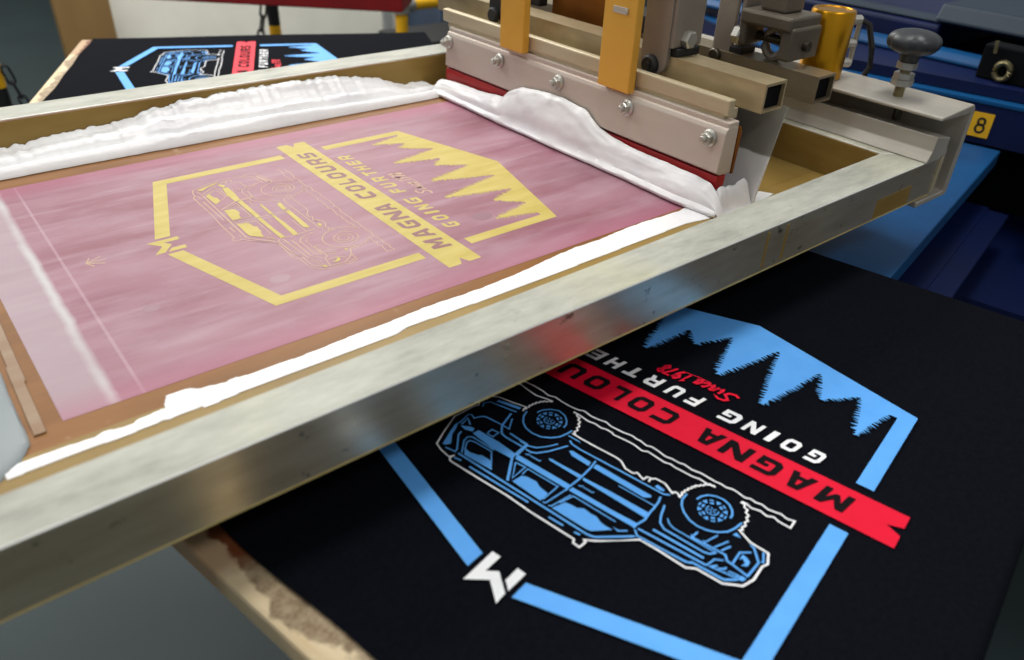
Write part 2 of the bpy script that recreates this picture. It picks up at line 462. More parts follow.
BW = 0.9177
def art_border(z):
    m = MB()
    for s in (1, -1):
        f = (lambda L: [(s * u, v) for u, v in (L if s > 0 else L[::-1])])
        m.poly(f([(1, 0.161), (1, 1.099), (0.1142, 1.3655), (0.1132, 1.2757), (BW, 1.0321), (BW, 0.161)]), z=z)
        m.poly(f([(1, -0.173), (BW, -0.173), (BW, -0.80), (1, -0.866)]), z=z)
    return m

def art_trees(z):
    rnd = random.Random(3)
    prof = [('v', -BW, -0.80), ('v', -0.882, -0.80), ('t', -0.798, -0.518), ('v', -0.710, -0.842), ('t', -0.560, -0.685),
            ('v', -0.468, -0.908), ('t', -0.337, -0.428), ('v', -0.203, -0.957), ('t', -0.035, -0.515), ('v', 0.066, -0.91),
            ('t', 0.203, -0.70), ('v', 0.292, -0.812), ('t', 0.392, -0.468), ('v', 0.499, -0.884), ('t', 0.655, -0.673),
            ('v', 0.720, -0.758), ('t', 0.822, -0.533), ('v', 0.893, -0.80), ('v', BW, -0.82)]
    top = [(-BW, -0.80)]; spikes = []
    for (k0, u0, v0), (k1, u1, v1) in zip(prof[1:], prof[2:]):
        if k0 == k1: top.append((u1, v1)); continue
        up = k1 == 't'
        tu, tv, bu, bv = (u1, v1, u0, v0) if up else (u0, v0, u1, v1)
        sg = math.copysign(1, bu - tu); n = max(8, int(abs(tv - bv) / 0.017))
        env = lambda t: tu + (bu - tu) * t ** 0.72
        seq = [(tu, tv - .012)]
        for i in range(1, n):
            t = i / n; hw = abs(env(t) - tu); ins = min(.026, hw * .5)
            seq.append((tu + sg * (hw - ins * (1 - .5 * t)), tv + (bv - tv) * t))
        seq.append((bu, bv))
        spikes.append([(tu - .006, tv - .03), (tu + .006, tv - .03), (tu, tv + .006)])
        t = .02
        while t < .97:                                   # needle tufts that stick out and up past the outline
            dt = rnd.uniform(.012, .022) / abs(tv - bv); yv = tv + (bv - tv) * t
            hw = abs(env(t) - tu); L = rnd.uniform(.004, .026) * (1 - .45 * t); base = max(0, hw - .034)
            room = abs(bu - tu) * (1 - t) ** .7 + .004
            tipu = tu + sg * (hw + min(L, room)); dv = abs(tv - bv) * dt
            spikes.append([(tu + sg * base, yv - dv * .9), (tu + sg * base, yv + dv * .35), (tipu, yv + dv * rnd.uniform(.1, .9))])
            t += dt * rnd.uniform(.8, 1.25)
        if up: seq = seq[::-1]
        top += seq[1:] if abs(top[-1][0] - seq[0][0]) < 1e-6 and abs(top[-1][1] - seq[0][1]) < 1e-6 else seq
    poly = [(-1, -0.868), (0, -1.145), (1, -0.868), (1, -0.79), (BW, -0.79)] + top[::-1] + [(-1, -0.79)]
    m = MB(); m.poly(poly, z=z)
    for i, s in enumerate(spikes):
        a = (s[1][0] - s[0][0]) * (s[2][1] - s[0][1]) - (s[1][1] - s[0][1]) * (s[2][0] - s[0][0])
        if a < 0: s = s[::-1]
        m.add([(-p[1], p[0], z + 2e-4 + (i % 7) * 1e-5) for p in s], [(0, 1, 2)])
    return m

def octo(c, inset=0.0, s=None):
    a = inset; c2 = c if s is None else s
    return [(a + c2, a), (1 - a - c2, a), (1 - a, a + c2), (1 - a, 1 - a - c2), (1 - a - c2, 1 - a), (a + c2, 1 - a), (a, 1 - a - c2), (a, a + c2)]
T_ = 0.25
GL = {}
GL['C'] = [([(.2, 0), (1, 0), (1, T_), (.34, T_), (.27, .32), (.27, .68), (.34, 1 - T_), (1, 1 - T_), (1, 1), (.2, 1), (0, .8), (0, .2)], [])]
GL['G'] = [([(.2, 0), (1, 0), (1, .56), (.5, .56), (.5, .38), (.74, .38), (.74, .24), (.34, .24), (.27, .31), (.27, .7), (.34, .77), (1, .77), (1, 1), (.2, 1), (0, .8), (0, .2)], [])]
GL['O'] = [(octo(.2), [[(.34, .24), (.27, .31), (.27, .69), (.34, .76), (.66, .76), (.73, .69), (.73, .31), (.66, .24)]])]
GL['U'] = [([(0, 1), (0, .2), (.2, 0), (.8, 0), (1, .2), (1, 1), (.73, 1), (.73, .31), (.66, T_), (.34, T_), (.27, .31), (.27, 1)], [])]
GL['L'] = [([(0, 1), (0, 0), (1, 0), (1, T_), (.3, T_), (.3, 1)], [])]
GL['M'] = [([(0, 0), (0, 1), (.26, 1), (.5, .55), (.74, 1), (1, 1), (1, 0), (.76, 0), (.76, .58), (.57, .2), (.43, .2), (.24, .58), (.24, 0)], [])]
GL['N'] = [([(0, 0), (0, 1), (.28, 1), (.74, .42), (.74, 1), (1, 1), (1, 0), (.72, 0), (.26, .58), (.26, 0)], [])]
GL['A'] = [([(0, 0), (.28, 1), (.72, 1), (1, 0), (.72, 0), (.67, .2), (.33, .2), (.28, 0)], [[(.39, .41), (.61, .41), (.54, .74), (.46, .74)]])]
GL['R'] = [([(0, 0), (0, 1), (.82, 1), (1, .82), (1, .48), (.86, .36), (1, 0), (.71, 0), (.58, .32), (.27, .32), (.27, 0)], [[(.27, .53), (.66, .53), (.73, .58), (.73, .7), (.66, .77), (.27, .77)]])]
GL['S'] = [([(0, 0), (.82, 0), (1, .18), (1, .45), (.84, .6), (.28, .6), (.28, .77), (1, .77), (1, 1), (.18, 1), (0, .82), (0, .54), (.16, .39), (.72, .39), (.72, .23), (0, .23)], [])]
GL['I'] = [([(0, 0), (0, 1), (1, 1), (1, 0)], [])]
GL['F'] = [([(0, 0), (0, 1), (1, 1), (1, .76), (.3, .76), (.3, .6), (.9, .6), (.9, .37), (.3, .37), (.3, 0)], [])]
GL['E'] = [([(0, 0), (0, 1), (1, 1), (1, .77), (.3, .77), (.3, .61), (.92, .61), (.92, .39), (.3, .39), (.3, .23), (1, .23), (1, 0)], [])]
GL['T'] = [([(0, 1), (1, 1), (1, .76), (.65, .76), (.65, 0), (.35, 0), (.35, .76), (0, .76)], [])]
GL['H'] = [([(0, 0), (0, 1), (.28, 1), (.28, .63), (.72, .63), (.72, 1), (1, 1), (1, 0), (.72, 0), (.72, .38), (.28, .38), (.28, 0)], [])]
def letters(m, spec, v0, h, shear, z):
    for ch, u0, u1 in spec:
        for o, hs in GL[ch]:
            f = lambda p: (u0 + p[0] * (u1 - u0) + (p[1] - 0.5) * shear * h, v0 + p[1] * h)
            m.poly([f(p) for p in o], [[f(p) for p in q] for q in hs], z=z)
    return m
TITLE = [('M', -.945, -.812), ('A', -.772, -.655), ('G', -.616, -.502), ('N', -.465, -.333), ('A', -.312, -.197),
         ('C', -.060, .046), ('O', .086, .192), ('L', .236, .32), ('O', .360, .470), ('U', .512, .632), ('R', .676, .795), ('S', .832, .942)]
LINE2 = [('G', -.742, -.67), ('O', -.622, -.546), ('I', -.50, -.468), ('N', -.424, -.347), ('G', -.308, -.212),
         ('F', -.09, -.02), ('U', .022, .100), ('R', .151, .234), ('T', .279, .362), ('H', .402, .482), ('E', .524, .604), ('R', .650, .735)]
def art_title(z): return letters(MB(), TITLE, -.063, .124, .16, z)
def art_line2(z): return letters(MB(), LINE2, -.272, .1, .2, z)
def art_ribbon(z):
    m = MB()
    m.poly([(-1.177, -.1156), (1.177, -.1156), (1.177, -.03), (1.108, 0), (1.177, .03), (1.177, .1156), (-1.177, .1156), (-1.177, .028), (-1.108, -.004), (-1.177, -.03)], z=z)
    return m
def art_logo(z):
    m = MB()
    m.poly([(.085, 1.425), (.088, 1.242), (.045, 1.242), (.045, 1.336), (.002, 1.302), (-.084, 1.368), (-.087, 1.426), (.003, 1.358)][::-1], z=z)
    m.poly([(-.044, 1.241), (-.087, 1.242), (-.086, 1.351), (-.044, 1.318)][::-1], z=z)
    return m
SCR = {  # brush script, unit boxes
 'S': [[(1.1, .86), (.8, 1), (.4, .95), (.25, .75), (.5, .55), (.75, .38), (.6, .1), (.2, 0), (-.15, .15)]],
 'i': [[(.35, .58), (.2, .15), (.35, 0), (.7, .2)], [(.5, .8), (.56, .84)]],
 'n': [[(.1, 0), (.35, .55)], [(.15, .2), (.5, .55), (.7, .5), (.6, .1), (.75, 0), (1, .2)]],
 'c': [[(.8, .48), (.5, .56), (.2, .3), (.3, .02), (.6, .02), (.95, .22)]],
 'e': [[(.15, .25), (.7, .35), (.7, .55), (.4, .55), (.15, .25), (.35, 0), (.9, .15)]],
 '1': [[(.15, .75), (.5, .98), (.3, 0)]],
 '9': [[(.8, .8), (.45, .98), (.15, .7), (.35, .48), (.75, .65), (.85, .95), (.6, .2), (.3, -.05)]],
 '7': [[(.1, .95), (.9, .97), (.5, .4), (.3, -.05)]],
 '8': [[(.8, .85), (.45, 1), (.2, .8), (.55, .52), (.65, .2), (.35, 0), (.1, .2), (.4, .5), (.8, .75), (.8, .85)]]}
def art_script(z):
    m = MB(); u = -.215
    for ch, w in zip('Since 1978', (.075, .03, .05, .04, .045, .03, .035, .048, .045, .048)):
        if ch in SCR:
            for st in SCR[ch]:
                m.stroke([(u + p[0] * w + p[1] * .016, -.408 + p[1] * .088 + .0) for p in st], .0155, z)
        u += w
    m.stroke([(-.05, -.418), (.02, -.42), (.1, -.412)], .006, z)
    return m
WHEELS = [(0.4156, 0.4214), (-0.4924, 0.4312)]
def art_vehicle_blue(z):
    m = MB()
    for i, (w, p) in enumerate(parse(VEH_BLUE)): m.stroke(p, w * .8, z + i * 2e-5)
    for _, p in parse(VEH_FILL):
        a = sum(p[i][0] * p[(i + 1) % len(p)][1] - p[(i + 1) % len(p)][0] * p[i][1] for i in range(len(p)))
        m.poly(p if a > 0 else p[::-1], z=z - 2e-4)
    for cu, cv_ in WHEELS:
        for k in range(6):
            a = k * math.pi / 3 + 0.52
            P = lambda r, t: (cu + r * math.cos(a + t), cv_ + r * math.sin(a + t))
            m.poly([P(.066, -.2), P(.066, .2), P(.044, 0)], z=z)
            b = a + math.pi / 6
            Q = lambda r, t: (cu + r * math.cos(b + t), cv_ + r * math.sin(b + t))
            m.stroke([Q(.063, -.16), Q(.063, .16)], .007, z); m.stroke([Q(.046, -.2), Q(.046, .2)], .011, z)
        m.stroke([(cu + .027 * math.cos(t), cv_ + .027 * math.sin(t)) for t in np.linspace(-.6, 3.6, 14)], .005, z)
        for k in range(5):
            a = k * 1.2566 + .3; m.stroke([(cu + .006 * math.cos(a), cv_ + .006 * math.sin(a)), (cu + .02 * math.cos(a), cv_ + .02 * math.sin(a))], .005, z)
    return m
def art_vehicle_white(z):
    m = MB()
    for i, (w, p) in enumerate(parse(VEH_WHITE)): m.stroke(p, w * .74, z + i * 2e-5)
    return m

# ------------------------------------------------------------------ pallets and shirts
ROT = math.radians(12.09)
HUB = (12.37, 0.0)
PZ = -0.326                                     # printed cloth surface
def make_pallet(label, loc, rz):
    t = thing('print_pallet', label, 'pallet', loc, rz, 'pallets of the carousel', local=True)
    part(MB().box(-2.03, 2.36, -1.585, 1.585, -.16, -.022, .02), 'pallet_board', 'wood', t)
    m = MB()
    m.prism([(-1.2, -.34), (6.38, -.34), (6.38, -.174), (2.42, -.174), (2.36, -.166), (-1.2, -.166)], -.35, .36, bev=.012)
    part(m, 'support_arm', 'blue', t)
    m = MB().prism([(-.8, -.62), (6.35, -1.0), (6.35, -.36), (-.8, -.36)], -.07, .07)
    part(m, 'arm_rib', 'navy', t)
    part(MB().box(2.7, 6.2, -.66, -.40, -.80, -.74, .01).box(2.7, 6.2, -.46, -.05, -.76, -.72), 'arm_flange', 'navy', t)
    return t
def make_shirt(label, loc, rz):
    t = thing('printed_tshirt', label, 't-shirt', loc, rz, 'printed shirts on the pallets', local=True)
    b = bmesh.new()
    x0, x1, y1, zt, zb = -1.885, 2.40, 1.605, -.002, -.235
    ny, nx = 64, 90
    ys = []
    R = .05
    for k in range(7):
        a = math.pi / 2 * k / 6; ys.append((y1 - R + R * math.cos(math.pi / 2 - a) if 0 else y1 - R + R * math.sin(a), zt - R + R * math.cos(a)))
    sec = [(-y, z) for y, z in [(y1 + .01, zb), (y1 + .006, -.14)] + ys[::-1]] + [(y, zt) for y in np.linspace(-y1 + R + .05, y1 - R - .05, 40)] + ys + [(y1 + .006, -.14), (y1 + .01, zb)]
    rnd = random.Random(5)
    grid = []
    xs = list(np.linspace(x0, x1 - R, nx)) + [x1 - R + R * math.sin(math.pi / 2 * k / 5) for k in range(1, 6)] + [x1 + .004]
    for i, x in enumerate(xs):
        row = []
        drop = 0.0
        if x > x1 - R: drop = R - R * math.cos(math.asin(min(1, (x - x1 + R) / R)))
        if i == len(xs) - 1: drop = .12
        for y, z in sec:
            wv = .004 * math.sin(x * 2.1 + y * .7) * math.sin(y * 1.3) if z > -.01 else 0
            hem = .012 * math.sin(y * 5 + 1) * math.sin(y * 1.7) if i == 0 else 0
            row.append(b.verts.new((x + hem, y, min(z, zt - drop) + wv * (1 if drop == 0 else 0) - (.003 if z > -.01 else 0))))
        grid.append(row)
    for i in range(len(grid) - 1):
        for j in range(len(sec) - 1): b.faces.new((grid[i][j], grid[i + 1][j], grid[i + 1][j + 1], grid[i][j + 1]))
    bmesh.ops.recalc_face_normals(b, faces=b.faces[:])
    part(MB().bm(b), 'cloth', 'shirt', t, smooth=True)
    z1, z2 = .0055, .0085
    part(art_border(z1), 'border_print', 'ink_blue', t, label='pale blue hexagon border print')
    part(art_trees(z1 + .0004), 'tree_print', 'ink_blue', t, label='pale blue pine tree print')
    rb = part(art_ribbon(z1), 'ribbon_print', 'ink_red', t, label='red ribbon print')
    part(art_title(z2), 'ribbon_lettering', 'ink_dark', rb, label='black capital lettering on the red ribbon')
    part(art_line2(z1), 'slogan_lettering', 'ink_white', t, label='white capital lettering print')
    part(art_script(z1), 'script_lettering', 'ink_red', t, label='red script lettering print')
    part(art_logo(z1), 'logo_print', 'ink_white', t, label='white angular logo print')
    v = part(art_vehicle_blue(z1), 'vehicle_print', 'ink_blue', t, label='pale blue off-road vehicle print')
    part(art_vehicle_white(z2), 'vehicle_outline', 'ink_white', v, label='white outline of the vehicle print')
    return t

LF = (0.2313, -2.5906, PZ - .008)
make_pallet('wooden print pallet under the large front shirt, glue-stained bare end showing', LF, ROT)
shirt = make_shirt('black t-shirt in the foreground with the sharp blue and red badge print', LF, ROT)
a2 = -2 * ROT
ox, oy = 0.10, -0.36
bx = HUB[0] - HUB[0] * math.cos(a2) + ox * math.cos(a2) - oy * math.sin(a2)
by = -HUB[0] * math.sin(a2) + ox * math.sin(a2) + oy * math.cos(a2)
LB = (bx, by, PZ)
p2 = copy_tree([o for o in C.objects if o.name == 'print_pallet'][0]); p2.location = (LB[0] * S, LB[1] * S, LB[2] * S + Z0); p2.rotation_euler.z = a2
for ch in p2.children:
    if ch.name.startswith('support_arm') or ch.name.startswith('arm_'): ch.scale.x = .955
p2['label'] = 'wooden print pallet under the far blurred shirt behind the screen'
s2 = copy_tree(shirt); s2.location = p2.location; s2.rotation_euler.z = a2
s2['label'] = 'black t-shirt on the far pallet behind the screen, partly hidden by the frame'

# ------------------------------------------------------------------ the printing screen
scrn = thing('printing_screen', 'large aluminium framed printing screen with pink emulsion and a yellow badge stencil', 'screen', (0, 0, 0))
XL0, XL1, XR0, XR1, YO, YI, H = -3.25, -2.95, 3.08, 3.38, 2.262, 1.965, .292
def rail(pts_outer_inner, name_):
    pass
m = MB()
def bevel_rail(q):          # q: four plan corners, counter-clockwise
    b = bmesh.new()
    lo = [b.verts.new((x, y, 0)) for x, y in q]; hi = [b.verts.new((x, y, H)) for x, y in q]
    b.faces.new(lo[::-1]); b.faces.new(hi)
    for i in range(4): b.faces.new((lo[i], lo[(i + 1) % 4], hi[(i + 1) % 4], hi[i]))
    bmesh.ops.bevel(b, geom=[e for e in b.edges if abs(e.verts[0].co.z - e.verts[1].co.z) < 1e-6], offset=.009, segments=3, profile=0.5, affect='EDGES')
    for f in b.faces: f.material_index = 1 if f.normal.z > .35 else 0
    b.normal_update()
    b.verts.index_update()
    vs = [v.co[:] for v in b.verts]; o = len(m.v)
    for f in b.faces:
        m.f.append(tuple(v.index + o for v in f.verts)); m.mi.append(1 if f.normal.z > .93 else (2 if f.normal.z > .2 else 0))
    m.v += vs; b.free()
YOL, YIL = 2.288, 2.045                    # the near rail runs very slightly out of square
bevel_rail([(XL0, -YOL), (XR1, -YO + .01), (XR0, -YI), (XL1, -YIL)])
bevel_rail([(XR1, YO), (XL0, YO), (XL1, YI), (XR0, YI)])
bevel_rail([(XL0, YO), (XL0, -YOL), (XL1, -YIL), (XL1, YI)])
bevel_rail([(XR1, -YO + .01), (XR1, YO), (XR0, YI), (XR0, -YI)])
fr = part(m, 'frame', ['frame_side', 'frame_top', 'frame_edge'], scrn)
def yo(x): return -(YOL + (YO - .01 - YOL) * (x - XL0) / (XR1 - XL0))
for x0, x1, z0, z1 in ((1.348, 1.372, .03, H - .03), (1.538, 1.562, .03, H - .03), (2.6, 3.06, .012, .15)):
    part(MB().box(x0, x1, yo(x1) - .003, yo(x0) + .01, z0, z1, .002), 'glue_run', 'tape_olive', fr, label='dried yellowish glue on the front rail')
part(MB().prism([(XL0, yo(XL0) - .002), (XR1, yo(XR1) - .002), (XR1, yo(XR1) + .01), (XL0, yo(XL0) + .01)], -.001, .006, axis='z'), 'glue_bead', 'glue', fr, label='thin yellowish glue bead along the lower edge')
part(MB().prism([(XL1, -YIL), (XR0, -YI), (XR0, YI), (XL1, YI)], -.006, .0, axis='z'), 'mesh', 'tape', scrn, label='taped mesh')
m = MB()
m.box(XL1 + .002, XR0 - .002, YI - .006, YI - .0005, .001, H - .02)
m.box(XR0 - .006, XR0 - .0005, -YI + .002, YI - .002, .001, H - .015)
m.box(XL1 + .0005, XL1 + .006, -YI + .002, YI - .002, .001, H - .02)
m.prism([(XL1 + .002, -YIL + .001), (XR0 - .002, -YI + .001), (XR0 - .002, -YI + .006), (XL1 + .002, -YIL + .006)], .001, H - .02, axis='z')
m.prism([(XL1 + .01, -YIL + .007), (XR0 - .01, -YI + .007), (XR0 - .01, -1.50), (XL1 + .01, -1.50)], .0005, .003, axis='z')
m.box(XL1 + .01, XR0 - .01, 1.62, YI - .006, .0005, .003)
m.box(1.95, XR0 - .01, -1.498, 1.618, .0005, .003)
part(m, 'edge_tape', 'tape_olive', scrn, label='olive tape lining the frame')
m = MB(); m.add([(-2.207, -1.352, .0012), (1.77, -1.382, .0012), (1.77, 1.45, .0012), (-2.245, 1.40, .0012)], [(0, 1, 2, 3)])
em = part(m, 'emulsion', 'emulsion', scrn, label='pink emulsion layer')
zs, zs2 = .0019, .0026
part(art_border(zs), 'border_stencil', 'stencil', em, label='yellow hexagon border stencil')
part(art_trees(zs + .0002), 'tree_stencil', 'stencil', em, label='yellow pine tree stencil')
part(art_ribbon(zs), 'ribbon_stencil', 'stencil', em, label='yellow ribbon stencil')
part(art_title(zs2), 'ribbon_lettering', 'stencil_letter', em, label='pink capital lettering on the yellow ribbon')
part(art_line2(zs), 'slogan_stencil', 'stencil', em, label='yellow capital lettering')
part(art_script(zs), 'script_stencil', 'stencil_pale', em, label='pale script lettering')
part(art_logo(zs), 'logo_stencil', 'stencil', em, label='yellow angular logo stencil')
m = MB(); keep = []
for w, p in parse(VEH_BLUE): m.stroke(p, w * .62, zs)
for _, p in parse(VEH_WHITE): m.stroke(p, .006, zs)
for cu, cv_ in WHEELS:
    for r in (.034, .06): m.stroke([(cu + r * math.cos(q), cv_ + r * math.sin(q)) for q in np.linspace(0, 6.283, 24)], .006, zs)
part(m, 'vehicle_stencil_line', 'stencil_pale', em, label='faint pale lines of the vehicle stencil')
for _, p in parse(VEH_FILL):
    a = sum(p[i][0] * p[(i + 1) % len(p)][1] - p[(i + 1) % len(p)][0] * p[i][1] for i in range(len(p)))
    part(MB().poly(p if a > 0 else p[::-1], z=zs2), 'vehicle_stencil_panel', 'stencil', em, label='yellow panel of the vehicle stencil')
WORN = [(-.746, .96, .05), (-.66, 1.63, .04), (-.72, -.46, .06)]
RMU, RMV = .03, 1.72
for u, v, r in WORN:
    m = MB().poly([(u + r * math.cos(q), v + r * 1.2 * math.sin(q)) for q in np.linspace(0, 6.283, 20)[:-1]], z=.0016)
    part(m, 'worn_dot', 'worn', em, label='darker worn dot in the pink layer')
m = MB()
for du, dv in ((-.05, -.04), (0, -.055), (.05, -.04)): m.stroke([(RMU, RMV + .05), (RMU + du, RMV + dv)], .007, .0016)
m.stroke([(RMU - .06, RMV + .02), (RMU, RMV + .05), (RMU + .06, RMV + .02)], .007, .0017)
part(m, 'register_mark', 'stencil_pale', em, label='small pale registration mark')

# ------------------------------------------------------------------ wet ink
def height_patch(name, x0, x1, y0, y1, fn, res=.02, mtl='ink_wet', yres=None):
    nx = int((x1 - x0) / res) + 1; ny = int((y1 - y0) / (yres or res)) + 1
    xs = np.linspace(x0, x1, nx); ys = np.linspace(y0, y1, ny)
    X, Y = np.meshgrid(xs, ys, indexing='ij'); Zh = fn(X, Y)
    b = bmesh.new()
    V = [[b.verts.new((X[i, j], Y[i, j], Zh[i, j])) for j in range(ny)] for i in range(nx)]
    for i in range(nx - 1):
        for j in range(ny - 1):
            if max(Zh[i, j], Zh[i + 1, j], Zh[i, j + 1], Zh[i + 1, j + 1]) > 0: b.faces.new((V[i][j], V[i + 1][j], V[i + 1][j + 1], V[i][j + 1]))
    bmesh.ops.bisect_plane(b, geom=b.verts[:] + b.edges[:] + b.faces[:], plane_co=(0, 0, .0045), plane_no=(0, 0, 1), clear_inner=True)
    lone = [v for v in b.verts if not v.link_faces]
    if lone: bmesh.ops.delete(b, geom=lone, context='VERTS')
    b.verts.ensure_lookup_table()
    m = MB().bm(b)
    return m.build(name, mtl, smooth=True)
_rn = np.random.default_rng(11)
def vnoise(X, Y, sx, sy, seed=0):
    r = np.random.default_rng(seed); G = r.random((64, 64))
    x = X * sx + 100; y = Y * sy + 100
    i = np.floor(x).astype(int); j = np.floor(y).astype(int); fx = x - i; fy = y - j
    fx = fx * fx * (3 - 2 * fx); fy = fy * fy * (3 - 2 * fy)
    g = lambda a, c: G[a % 64, c % 64]
    return (g(i, j) * (1 - fx) + g(i + 1, j) * fx) * (1 - fy) + (g(i, j + 1) * (1 - fx) + g(i + 1, j + 1) * fx) * fy - .5
def fbm(X, Y, sx, sy, seed=0, o=4):
    return sum(vnoise(X, Y, sx * 2 ** k, sy * 2 ** k, seed + k) / 2 ** k for k in range(o))

BX = [-3, -1.84, -1.58, -1.39, -1.19, -.97, -.76, -.49, -.14, .18, .48, .86, 1.1, 1.27, 1.5, 1.72, 1.9]
BH = [.08, .09, .12, .12, .15, .185, .21, .23, .24, .25, .25, .22, .19, .15, .06, .06, .0]
def f_back(X, Y):
    hb = np.interp(X, BX, BH) + .02 * fbm(X, Y * 0, 9, 1, 40) + .016 * fbm(X, Y * 0, 34, 1, 44)
    e = 1.575 + .018 * fbm(X, Y * 0, 2.2, 1, 3)
    t = np.clip((Y - e) / (1.95 - e), -1, 1)
    lip = .055 * np.clip((Y - e) / .045, -1, 1)
    lip = np.where(Y > e, .062 * np.sqrt(np.clip((Y - e) / .05, 0, 1)), -(e - Y) * 2)
    dip = -.05 * np.exp(-((Y - e - .115) / .03) ** 2) * (1 + .6 * fbm(X, Y, 1.2, 1, 9))
    ridge = (.05 * fbm(X * .8 + Y * .6, Y, 1.0, 9, 21) + .008 * fbm(X, Y, 6, 20, 27)) * (hb / .2) * np.clip((Y - e) / .1, 0, 1)
    z = lip + dip * np.clip((Y - e) / .03, 0, 1) + (hb - .062) * np.clip(t, 0, 1) ** 1.15 + ridge
    return np.where(Y > e, np.maximum(z, .012), z)
ib = height_patch('white_ink', XL1 + .02, 1.74, 1.5, YI - .012, f_back, .016, yres=.011)
tag(ib, 'long ragged heap of white ink lying against the far rail of the screen', 'ink', 'white printing ink', 'stuff')

E_IN = [(-2.5, -1.535), (-2.33, -1.535), (-2.11, -1.532), (-1.845, -1.522), (-1.81, -1.43), (-1.72, -1.44), (-1.55, -1.49), (-1.2, -1.50), (-.63, -1.473), (0, -1.468), (.3, -1.45), (.53, -1.412), (.87, -1.414), (1.25, -1.39), (1.6, -1.41), (1.735, -1.395), (1.76, -1.30), (1.85, -1.2), (2.02, -1.2), (2.08, -1.42), (2.34, -1.47), (2.42, -1.60)]
E_OUT = [(-2.5, -1.605), (-1.93, -1.602), (-1.5, -1.603), (-1.06, -1.602), (-.72, -1.60), (-.66, -1.58), (.05, -1.59), (.5, -1.588), (1.05, -1.578), (1.5, -1.575), (1.8, -1.63), (2.3, -1.62), (2.4, -1.60)]
def f_front(X, Y):
    a = np.interp(X, *zip(*E_IN)) + .012 * fbm(X, Y, 9, 6, 5); b = np.interp(X, *zip(*E_OUT)) + .004 * fbm(X, Y, 5, 4, 15)
    d = np.minimum(a - Y, Y - b)
    speck = np.where((X < -1.5), .03 * fbm(X, Y, 12, 26, 60), 0)
    d = d + speck * np.clip((X + 2.3) * 4, 0, 1)
    return np.where(d > 0, .0062 + .005 * np.sqrt(np.clip(d / .05, 0, 1)), d)
fi = height_patch('white_ink', -2.46, 2.42, -1.66, -1.18, f_front, .012, yres=.006)
tag(fi, 'thin strip of white ink along the near edge of the screen mesh', 'ink', 'white printing ink', 'stuff')
def f_left(X, Y):
    e = -2.345 + .02 * fbm(X * 0, Y, 1, 2.2, 70) - np.where(Y < -1.4, ((-1.4 - Y) / .2) ** 2 * .12, 0) - np.where(Y > .3, (Y - .3) * .05, 0)
    d = np.minimum(e - X, Y + 1.62 + .01 * fbm(X, Y, 5, 5, 71))
    return np.where(d > 0, .008 + .018 * np.sqrt(np.clip(d / .08, 0, 1)) + .004 * fbm(X, Y, 3, 3, 75), d)
li = height_patch('grey_ink_film', XL1 + .02, -2.2, -1.7, 1.5, f_left, .022, 'ink_film', yres=.02)
tag(li, 'greyish film of ink at the left end of the screen mesh', 'ink', None, 'stuff')
def f_smear(X, Y):
    d = .028 - np.abs(X + 2.292 - .012 * (Y + .5)) + .014 * fbm(X, Y, 10, 2.2, 81)
    d = np.minimum(d, Y + 1.40) 
    return np.where((d > 0) & (fbm(X, Y, 16, 3, 85) > -.22), .0085, -.01)
sm = height_patch('smeared_ink', -2.345, -2.24, -1.45, .6, f_smear, .007, 'ink_smear', yres=.012)
tag(sm, 'thin dry streak of ink on the brown tape left of the pink emulsion', 'ink', None, 'stuff')

# ink bank rolled up against the squeegee
BT = [(1.70, .13), (1.5, .15), (1.1, .165), (.76, .20), (.68, .27), (.52, .34), (.25, .375), (.02, .385), (-.25, .355), (-.40, .27), (-.55, .235), (-.83, .212), (-1.21, .210), (-1.36, .205), (-1.50, .195), (-1.56, .15), (-1.61, .08), (-1.645, .02)]
m = MB(); vs = []; fs = []
ny, nt = 260, 22
yv = np.linspace(1.70, -1.643, ny)
for i, y in enumerate(yv):
    zt = float(np.interp(-y, [-q[0] for q in BT], [q[1] for q in BT])) + .006 * float(fbm(np.array(y), np.array(0.), 14, 1, 33))
    xf = 1.685 + .018 * float(fbm(np.array(y), np.array(0.), 1.6, 1, 35)) + (.03 if y < -1.3 else 0) * (-y - 1.3) / .3
    xb = 1.792
    tong = max(0.0, zt - .262)
    for k in range(nt):
        t = k / (nt - 1)
        if t < .2:                                   # small glossy roll at the foot
            a = t / .2 * math.pi * .8; x = xf + .012 - .030 * math.sin(a); z = .0062 + .044 * (1 - math.cos(a)) / 1.8
        else:
            q = (t - .2) / .8; a = q * math.pi / 2
            x = xf + .012 + (xb - xf - .012) * (1 - math.cos(a)) ** .75; z = min(.046, zt * .6) + (zt - min(.046, zt * .6)) * math.sin(a) ** .85
        n = float(fbm(np.array(y), np.array(t), 3.2, 5, 55)) * .016 * math.sin(math.pi * t)
        vs.append((min(x - n, xb), y, max(.0062, z + n * .5)))
for i in range(ny - 1):
    for k in range(nt - 1): fs.append((i * nt + k, (i + 1) * nt + k, (i + 1) * nt + k + 1, i * nt + k + 1))
ik = MB().add(vs, fs).build('white_ink', 'ink_wet', smooth=True)
tag(ik, 'thick white ink bank pushed up in front of the squeegee blade', 'ink', 'white printing ink', 'stuff')
def f_pool(X, Y):
    d = np.minimum(np.minimum(X - 1.735, 2.30 - X), Y + 1.645 + .02 * fbm(X, Y, 5, 5, 91))
    hx = .19 - .05 * np.clip((X - 1.95) / .2, 0, 1)
    q = np.clip(d / .11, 0, 1); q = q * q * (3 - 2 * q)
    return np.where(d > 0, .006 + hx * q * (1 + .5 * fbm(X, Y, 6, 6, 95)), d)
pl = height_patch('white_ink', 1.72, 2.118, -1.66, -1.533, f_pool, .009)
tag(pl, 'small mound of white ink at the near end of the squeegee blade', 'ink', 'white printing ink', 'stuff')

